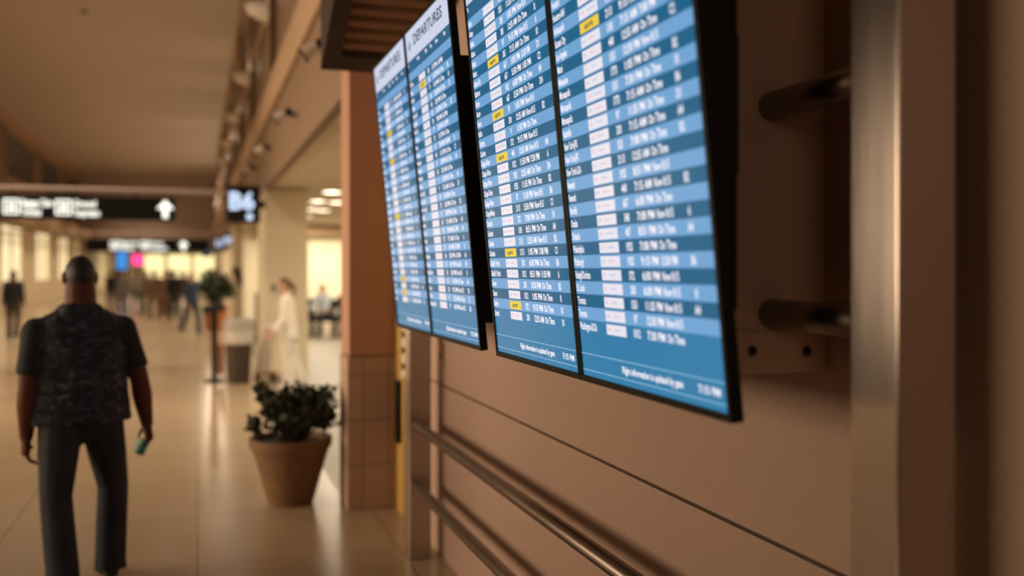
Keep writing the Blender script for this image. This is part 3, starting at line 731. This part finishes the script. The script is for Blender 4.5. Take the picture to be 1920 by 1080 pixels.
# ================================================================ PEOPLE
def hand(mb, w_, d, side, fwd, s=1.0, curl=.5, grip=False):
    """palm, four unequal fingers and a thumb; d runs down the forearm, fwd is the thumb side"""
    d = d.normalized(); fwd = (Vector(fwd) - d * Vector(fwd).dot(d)).normalized(); inn = d.cross(fwd) * side
    if inn.x * side > 0: inn = -inn
    mb.capsule(w_ + d * .012 * s, w_ + d * .078 * s, .021 * s, .021 * s, k=1.75, wide=fwd)
    for i, (o_, l) in enumerate(((.030, .072), (.010, .080), (-.010, .074), (-.029, .058))):
        c = curl + i * .05
        p0 = w_ + d * .088 * s + fwd * o_ * s
        d1 = (d * math.cos(c) + inn * math.sin(c)); d2 = (d * math.cos(c * 2.2) + inn * math.sin(c * 2.2))
        p1 = p0 + d1 * l * .5 * s; p2 = p1 + d2 * l * .45 * s
        mb.capsule(p0 - d * .015 * s, p1, .0092 * s, .0085 * s, seg=8); mb.capsule(p1, p2, .0085 * s, .0072 * s, seg=8)
    t0 = w_ + d * .03 * s + fwd * .028 * s; t1 = t0 + (d * .55 + fwd * .62 + inn * .45).normalized() * .042 * s; t2 = t1 + (d * .85 + fwd * (.1 if grip else .3) + inn * .5).normalized() * .034 * s
    mb.capsule(t0, t1, .0125 * s, .0105 * s, seg=8); mb.capsule(t1, t2, .0105 * s, .0085 * s, seg=8)

def person(name, label, loc, rz, H_, skin, top, legs_m, hair_m, shoes='shoe_black', leg=((14, -4), (-12, -20)), arm=((-14, -6), (12, 18)), out=(6, 6), elbow_out=None,
           bulk=1.0, sleeve='long', hair='short', seated=False, lean=0, voxel=.013, loose=1.0, coat=0, leg_out=(2, 2), group=None, turn=0, grip=(False, False), hemz=.83, leg_x=0):
    t = thing(name, label, 'person', loc, rz, group); S = H_ / 1.75
    P = lambda x, y, z: Vector((x, y, z)) * S
    hipz = .47 if seated else .92
    dz = 0
    sp = math.sin(math.radians(lean)); cp = math.cos(math.radians(lean))
    def up(x, y, z):      # torso point, bent forward at the hips
        q = z - .92; return P(x, y * cp + q * sp, hipz + q * cp - y * sp)
    W = bulk; SZ = 1.415 - (W - 1) * .24 if W > 1.1 else 1.415; SX = .175 * W if W < 1.2 else .166 * W
    sh = [up(-SX, 0, SZ), up(SX, 0, SZ)]
    rad = math.radians
    legs = []
    for i, sd in enumerate((-1, 1)):
        a, b = leg[i]
        h0 = P(sd * .095, 0, hipz)
        if seated: a, b = 84, 4
        o_ = rad(leg_out[i])
        d1 = Vector((math.sin(o_) * sd, math.sin(rad(a)), -math.cos(rad(a)))).normalized(); kn = h0 + d1 * .43 * S
        d2 = Vector((0 + leg_x * sd, math.sin(rad(b)), -math.cos(rad(b)))).normalized(); an = kn + d2 * .42 * S
        legs.append((h0, kn, an))
    low = min(l[2].z for l in legs) - .075 * S
    lift = Vector((0, 0, -low)) if not seated else Vector((0, 0, 0))
    legs = [tuple(p + lift for p in l) for l in legs]
    if seated: legs = [(l[0] + Vector((0, 0, .05)), l[1] + Vector((0, 0, .05)), Vector((l[2].x, l[2].y, .075 * S))) for l in legs]
    up0 = up; up = lambda x, y, z: up0(x, y, z) + lift + (Vector((0, 0, .05)) if seated else Vector((0, 0, 0)))
    sh = [up(-SX, 0, SZ), up(SX, 0, SZ)]
    arms = []
    for i, sd in enumerate((-1, 1)):
        a, b = arm[i]; o_ = rad(out[i]); o2 = rad(elbow_out[i]) if elbow_out else o_ * .4
        d1 = Vector((math.sin(o_) * sd, math.sin(rad(a)), -math.cos(rad(a)))).normalized(); el = sh[i] + d1 * .29 * S
        d2 = Vector((math.sin(o2) * sd, math.sin(rad(b)), -math.cos(rad(b)))).normalized(); wr = el + d2 * .255 * S
        arms.append((sh[i], el, wr, d2))
    # ---- body
    mb = MB(); hd = Matrix.Rotation(rad(turn), 3, 'Z')
    hc = up(0, .02, 1.635)
    def hp(x, y, z): return hc + hd @ P(x, y, z)
    mb.ell(hc, .074 * S, .094 * S, .108 * S, M=hd)
    mb.ell(hp(0, .018, -.05), .058 * S, .075 * S, .068 * S, M=hd)                                   # jaw
    mb.capsule(hp(0, .088, .012), hp(0, .106, -.026), .010 * S, .014 * S, seg=8)                    # nose
    mb.capsule(hp(-.03, .082, .028), hp(.03, .082, .028), .012 * S, .012 * S, seg=8)                # brow
    mb.capsule(hp(-.016, .086, -.058), hp(.016, .086, -.058), .009 * S, .009 * S, seg=8)            # lips
    mb.ell(hp(0, .080, -.098), .02 * S, .016 * S, .016 * S)                                         # chin
    for sd in (-1, 1):
        mb.ell(hp(sd * .079, -.008, -.008), .012 * S, .022 * S, .034 * S, M=hd)                     # ears
        mb.ell(hp(sd * .040, .064, -.02), .026 * S, .022 * S, .022 * S, M=hd)                       # cheeks
    mb.capsule(up(0, -.008, 1.42), hc + P(0, -.02, -.05), .062 * S * W ** 1.3, .055 * S * W ** 1.25)
    mb.capsule(up(-.06, -.01, 1.43), up(.06, -.01, 1.43), .055 * S, .055 * S)
    mb.capsule(up(0, 0, 1.33), up(0, .0, 1.12), .105 * S, .095 * S, k=1.55 * W)
    mb.capsule(up(0, 0, 1.12), up(0, -.005, .95), .095 * S, .10 * S, k=1.5 * W)
    for i, sd in enumerate((-1, 1)):
        s_, e_, w_, d_ = arms[i]; g = W ** 1.3
        mb.capsule(up(sd * .09, 0, SZ - .015), s_, .06 * S, .052 * S * g)
        g = W ** 1.1; mb.capsule(s_, s_.lerp(e_, .5), .052 * S * g, .049 * S * g); mb.capsule(s_.lerp(e_, .5), e_, .049 * S * g, .038 * S * g)
        mb.capsule(e_, e_.lerp(w_, .35), .038 * S * g, .041 * S * g); mb.capsule(e_.lerp(w_, .35), w_, .041 * S * g, .026 * S * g)
        hand(mb, w_, d_, sd, (0, 1, .0) if not seated else (0, .3, 1), S * (1.08 if W > 1.1 else 1), .7 if grip[i] else .42, grip[i])
        h0, kn, an = legs[i]
        mb.capsule(h0, kn, .078 * S, .05 * S); mb.capsule(kn, kn.lerp(an, .35), .05 * S, .052 * S); mb.capsule(kn.lerp(an, .35), an, .052 * S, .035 * S)
        mb.capsule(an + P(0, -.02, -.04), an + P(0, .13, -.05), .03 * S, .022 * S, k=1.3)
    mb.organic('body', skin, t, voxel=voxel * .62 if voxel < .011 else voxel * .8, it=3)
    for sd in (-1, 1):
        eye = MB(); eye.ell(hp(sd * .031, .080, .006), .013 * S, .011 * S, .009 * S, 'white_paint', seg=10); e_o = eye.build('eye', t, smooth=True)
        eye = MB(); eye.ell(hp(sd * .031, .089, .006), .006 * S, .004 * S, .006 * S, 'black_plastic', seg=8); eye.build('pupil', e_o, smooth=True)
    # ---- top
    mb = MB(); g = W ** 1.3; l_ = loose; hem = hemz - coat
    mb.capsule(up(-.11 * W, 0, SZ - .012), up(.11 * W, 0, SZ - .012), .068 * S, .068 * S)
    for sd in (-1, 1): mb.capsule(up(sd * .04, -.02, 1.44), up(sd * SX * .95, -.01, SZ + .012), .055 * S, .052 * S)
    cy = -.012 if W < 1.2 else -.055
    mb.capsule(up(-.045 * W, cy, 1.445), up(.045 * W, cy, 1.445), .052 * S, .052 * S)
    if W > 1.2: mb.capsule(up(0, -.005, 1.385), up(0, 0, 1.2), .100 * S, .11 * S, k=1.45); mb.capsule(up(-.1, -.03, 1.36), up(.1, -.03, 1.36), .09 * S, .09 * S); mb.capsule(up(-.09, .025, 1.345), up(.09, .025, 1.345), .10 * S, .10 * S); mb.capsule(up(-.05, .015, 1.42), up(.05, .015, 1.42), .082 * S, .082 * S)
    mb.capsule(up(0, 0, 1.35 if W < 1.2 else 1.29), up(0, 0, 1.10), .122 * S, .112 * S * l_, k=1.52 * W)
    mb.capsule(up(0, 0, 1.10), up(0, 0, hem), .112 * S * l_, .124 * S * l_, k=1.5 * W, flat=True)
    mb.capsule(up(0, 0, 1.2), up(0, 0, 1.0), .114 * S * l_, .114 * S * l_, k=1.5 * W)
    for i, sd in enumerate((-1, 1)):
        s_, e_, w_, d_ = arms[i]
        g = W ** .85; mb.capsule(up(sd * .08, 0, SZ - .03), s_, .070 * S, .060 * S * g)
        if sleeve == 'short':
            mb.capsule(s_, s_.lerp(e_, .45), .060 * S * g, .057 * S * g); mb.capsule(s_.lerp(e_, .4), s_.lerp(e_, .78), .057 * S * g, .058 * S * g, flat=True)
        else:
            mb.capsule(s_, e_, .064 * S * g, .051 * S * g); mb.capsule(e_, w_.lerp(e_, .2), .051 * S * g, .042 * S * g); mb.capsule(w_.lerp(e_, .3), w_.lerp(e_, .02), .043 * S * g, .038 * S * g, flat=True)
    mb.organic('top', top, t, voxel=voxel, it=4)
    # ---- trousers
    mb = MB()
    wz = .96
    mb.capsule(up(0, 0, wz), up(0, 0, .88), .102 * S, .110 * S, k=1.45 * W ** .6, flat=True)
    if not seated: mb.ell(up(0, -.015, .835), .09 * S, .085 * S, .085 * S)
    for i, sd in enumerate((-1, 1)):
        h0, kn, an = legs[i]; L_ = l_
        mb.capsule(h0 + P(0, -.01, .0), h0.lerp(kn, .55), .104 * S * L_, .090 * S * L_); mb.capsule(h0.lerp(kn, .5), kn, .092 * S * L_, .073 * S * L_)
        mb.capsule(kn, kn.lerp(an, .5), .073 * S * L_, .074 * S * L_); mb.capsule(kn.lerp(an, .4), an + P(0, -.01, .02), .074 * S * L_, .074 * S * L_, flat=True); mb.capsule(kn.lerp(an, .8) + P(0, .01, 0), an + P(0, -.015, -.035), .07 * S * L_, .078 * S * L_, flat=True)
        mb.ell(h0 + P(sd * .0, -.04, -.04), .08 * S, .07 * S, .085 * S)
    mb.organic('trousers', legs_m, t, voxel=voxel, it=4)
    for i, sd in enumerate((-1, 1)):
        h0, kn, an = legs[i]; mb = MB()
        pt = Vector((0, 0, 0)); bz = an.z - .075 * S
        mb.capsule(an + P(0, -.035, -.035), an + P(0, .06, -.038), .040 * S, .036 * S, k=1.05); mb.capsule(an + P(0, .05, -.043), an + P(0, .155, -.05), .036 * S, .026 * S, k=1.45)
        mb.capsule(an + P(0, -.03, .03), an + P(0, -.03, -.03), .045 * S, .042 * S)
        mb.organic('shoe', shoes, t, voxel=voxel * .8, it=2)
    # ---- hair
    mb = MB()
    if hair == 'cropped':
        mb.ell(hc + hd @ P(0, -.013, .012), .0775 * S, .094 * S, .098 * S, M=hd)
    else:
        mb.ell(hc + hd @ P(0, -.014, .022), .083 * S, .097 * S, .098 * S, M=hd); mb.ell(hc + hd @ P(0, -.045, -.02), .078 * S, .065 * S, .085 * S, M=hd)
        if hair == 'ponytail': mb.capsule(hp(0, -.10, .03), hp(0, -.16, -.05), .038 * S, .034 * S); mb.capsule(hp(0, -.16, -.05), hp(0, -.165, -.17), .034 * S, .014 * S)
        if hair == 'long': mb.capsule(hp(0, -.05, -.02), hp(0, -.075, -.2), .075 * S, .06 * S, k=1.2)
    mb.organic('hair', hair_m, t, voxel=voxel * .8, it=2)
    return t

# the man walking away in the foreground
man_p = on_floor(151, 1096)
man = person('person', 'broad man walking away in a dark camouflage T-shirt and jeans with cropped hair', man_p, math.radians(16), 1.835, 'skin_dark', 'camo', 'denim', 'hair_dark',
       leg=((-5, -12), (9, -2)), leg_out=(4, 11), arm=((-3, 8), (-2, 10)), out=(8, 18), elbow_out=(1, 11), bulk=1.27, sleeve='short', hair='cropped', voxel=.010, loose=1.1, grip=(False, True), turn=0, hemz=.865, leg_x=-.045)
ppl = [
 ('person.001', 'person in a dark jacket walking by the lit windows at far left', 25, 636, 1.72, 0, 'skin_mid', 'navy', 'olive_cloth', 'hair_brown', dict(hair='long')),
 ('person.002', 'distant person in black, leftmost of the crowd past the walking man', 209, 588, 1.7, .2, 'skin_mid', 'black_cloth', 'grey_cloth', 'hair_dark', {}),
 ('person.003', 'distant person in grey beside the striped top in the crowd', 232, 591, 1.66, PI, 'skin_light', 'grey_cloth', 'grey_cloth', 'hair_brown', {}),
 ('person.004', 'distant person wearing a black and white striped top', 257, 594, 1.75, .1, 'skin_mid', 'striped', 'green_cloth', 'hair_dark', dict(bulk=1.15)),
 ('person.005', 'distant person in beige clothes, right of the striped top', 289, 601, 1.72, 0, 'skin_mid', 'beige_cloth', 'beige_cloth', 'hair_brown', {}),
 ('person.006', 'distant person in mauve clothes in the middle of the crowd', 309, 596, 1.68, PI, 'skin_light', 'mauve_cloth', 'mauve_cloth', 'hair_red', {}),
 ('person.007', 'distant person in a black top and dark green trousers', 326, 599, 1.72, .1, 'skin_mid', 'black_cloth', 'green_cloth', 'hair_dark', {}),
 ('person.008', 'distant person in brown just left of the blue jacket', 343, 595, 1.7, .3, 'skin_mid', 'brown_cloth', 'beige_cloth', 'hair_dark', {}),
 ('person.013', 'distant person in dark grey between the striped top and the beige clothes', 273, 589, 1.7, PI, 'skin_mid', 'black_cloth', 'denim_dark', 'hair_dark', {}),
 ('person.014', 'distant person in olive between the mauve clothes and the dark green trousers', 317, 588, 1.7, .2, 'skin_mid', 'olive_cloth', 'black_cloth', 'hair_dark', {}),
 ('person.009', 'person in a blue jacket and dark jeans striding in the hall centre', 359, 626, 1.68, PI + .5, 'skin_light', 'blue_cloth', 'denim_dark', 'hair_red', dict(leg=((24, 6), (-20, -30)))),
]
for nme, lb, u, v, h_, rz, sk, tp, lg, hr, kw in ppl:
    person(nme, lb, on_floor(u, v), rz, h_, sk, tp, lg, hr, **kw)
person('person.010', 'woman in white top and trousers with brown ponytail beside the cream pier', on_floor(542, 727), math.radians(82), 1.62, 'skin_light', 'white_cloth', 'white_cloth', 'hair_brown', shoes='white_cloth',
       leg=((6, -6), (-8, -16)), arm=((6, 34), (12, 40)), hair='ponytail', loose=1.12, bulk=1.12, coat=.06, lean=5, voxel=.011, turn=8)
person('person.011', 'seated traveller in a pale blue shirt and dark trousers on the lounge seats', (S1.x + .12, S1.y + .05, 0), PI * .8, 1.75, 'skin_light', 'paleblue_cloth', 'black_cloth', 'hair_dark', seated=True, arm=((30, 75), (30, 75)), lean=8, turn=10)
person('person.012', 'seated traveller in black on the lounge seats, half behind the pink column', (S1.x + .64, S1.y - .3, 0), PI * .8, 1.75, 'skin_mid', 'black_cloth', 'black_cloth', 'hair_dark', seated=True, arm=((30, 80), (30, 70)))
# teal thing in the man's right hand
mp = Vector(man_p)
S_ = 1.835 / 1.75
p = at(269, 831, 5.95); dcam = (p - Vector((0, 0, H)))
body = [c for c in man.children if c.name.startswith('body')][0]
bpy.context.view_layer.update()
# the lowest right-hand vertices give where the fingers close
co = np.array([(man.matrix_world @ v.co)[:] for v in body.data.vertices])
loc_ = np.array([v.co[:] for v in body.data.vertices])
selr = (loc_[:, 0] > .30) & (loc_[:, 2] < .95)
hc_ = co[selr]; zmin = hc_[:, 2].min(); tipc = hc_[hc_[:, 2] < zmin + .07].mean(axis=0)
t = thing('green_case', 'small teal green case held in the walking man\'s right hand', 'case', (tipc[0] - .022, tipc[1], tipc[2] - .035), math.radians(20))
mb = MB(); mb.box((-.022, -.05, -.04), (.022, .05, .05), 'teal_case', Matrix.Rotation(math.radians(25), 4, 'Y')); mb.build('shell', t, bevel=.014)

# ================================================================ LIGHT
WARM = (1, .77, .54); WARM2 = (1, .84, .60)
for i, y in enumerate((14, 21, 28, 35, 43, 51, 59, 66)):
    lamp('hall_lamp', (-3.2, y, ZC - .1), 205, 1.6, WARM, spread=math.radians(108))
for y, e_, a_ in ((3.2, 52, 100), (7.9, 92, 68), (12.5, 100, 92)): lamp('shop_window_lamp', (XL + .05, y, 2.3), e_, 2.2, WARM, rot=(0, -PI / 2, 0), shape='RECTANGLE', size_y=3.6, spread=math.radians(a_))
lamp('added_fill_lamp', (-2, -5.5, 3.2), 20, 2.5, WARM, rot=(PI / 2, 0, 0))  # added fill from behind the camera to brighten camera-facing surfaces, no hall fitting
for y in (13, 19): lamp('lounge_lamp', (5.0, y, 3.02), 120, 1.6, WARM2)
for x, y in ((3.2, 28.2), (5.8, 28.2), (3.6, 23)): lamp('lounge_lamp', (x, y, 3.02), 150, 1.4, WARM2)
lamp('lounge_lamp', (1.9, 12.2, 3.02), 85, 1.0, WARM2)
for y in (36, 44, 55): lamp('gate_lamp', (1.8, y, 3.0), 60, .8, WARM2)
for x in (-5, -1.5, 1.5): lamp('shop_lamp', (x, 86, 3.3), 120, 1.2, WARM2)
for y in (9.0, 14.1, 19.2, 24.3, 29.4, 34.5, 39.6, 44.7, 49.8, 54.9, 60):
    l = bpy.data.lights.new('sconce_bulb', 'POINT'); l.energy = 9 if y < 26 else (22 if y < 40 else 55); l.color = WARM; l.shadow_soft_size = .08
    o = bpy.data.objects.new('sconce_bulb', l); col.objects.link(o); o.location = (XC - .27, y, 5.5)
w = bpy.data.worlds.new('world'); sc.world = w; w.use_nodes = True
w.node_tree.nodes['Background'].inputs[0].default_value = (.5, .32, .2, 1); w.node_tree.nodes['Background'].inputs[1].default_value = .022

# ================================================================ CAMERA
cam = bpy.data.cameras.new('camera'); co_ = bpy.data.objects.new('camera', cam); col.objects.link(co_)
cam.sensor_width = 36; cam.lens = 36 * F / 1920; cam.shift_y = -(540 - HZ) / 1920
co_.location = (0, 0, H); co_.rotation_euler = (PI / 2, 0, -TH)
cam.dof.use_dof = True; cam.dof.focus_distance = 2.98; cam.dof.aperture_fstop = 1.15
cam.clip_end = 300
sc.camera = co_
sc.view_settings.view_transform = 'Standard'; sc.view_settings.look = 'None'; sc.view_settings.gamma = 1; sc.view_settings.use_curve_mapping = False
sc.view_settings.exposure = 0
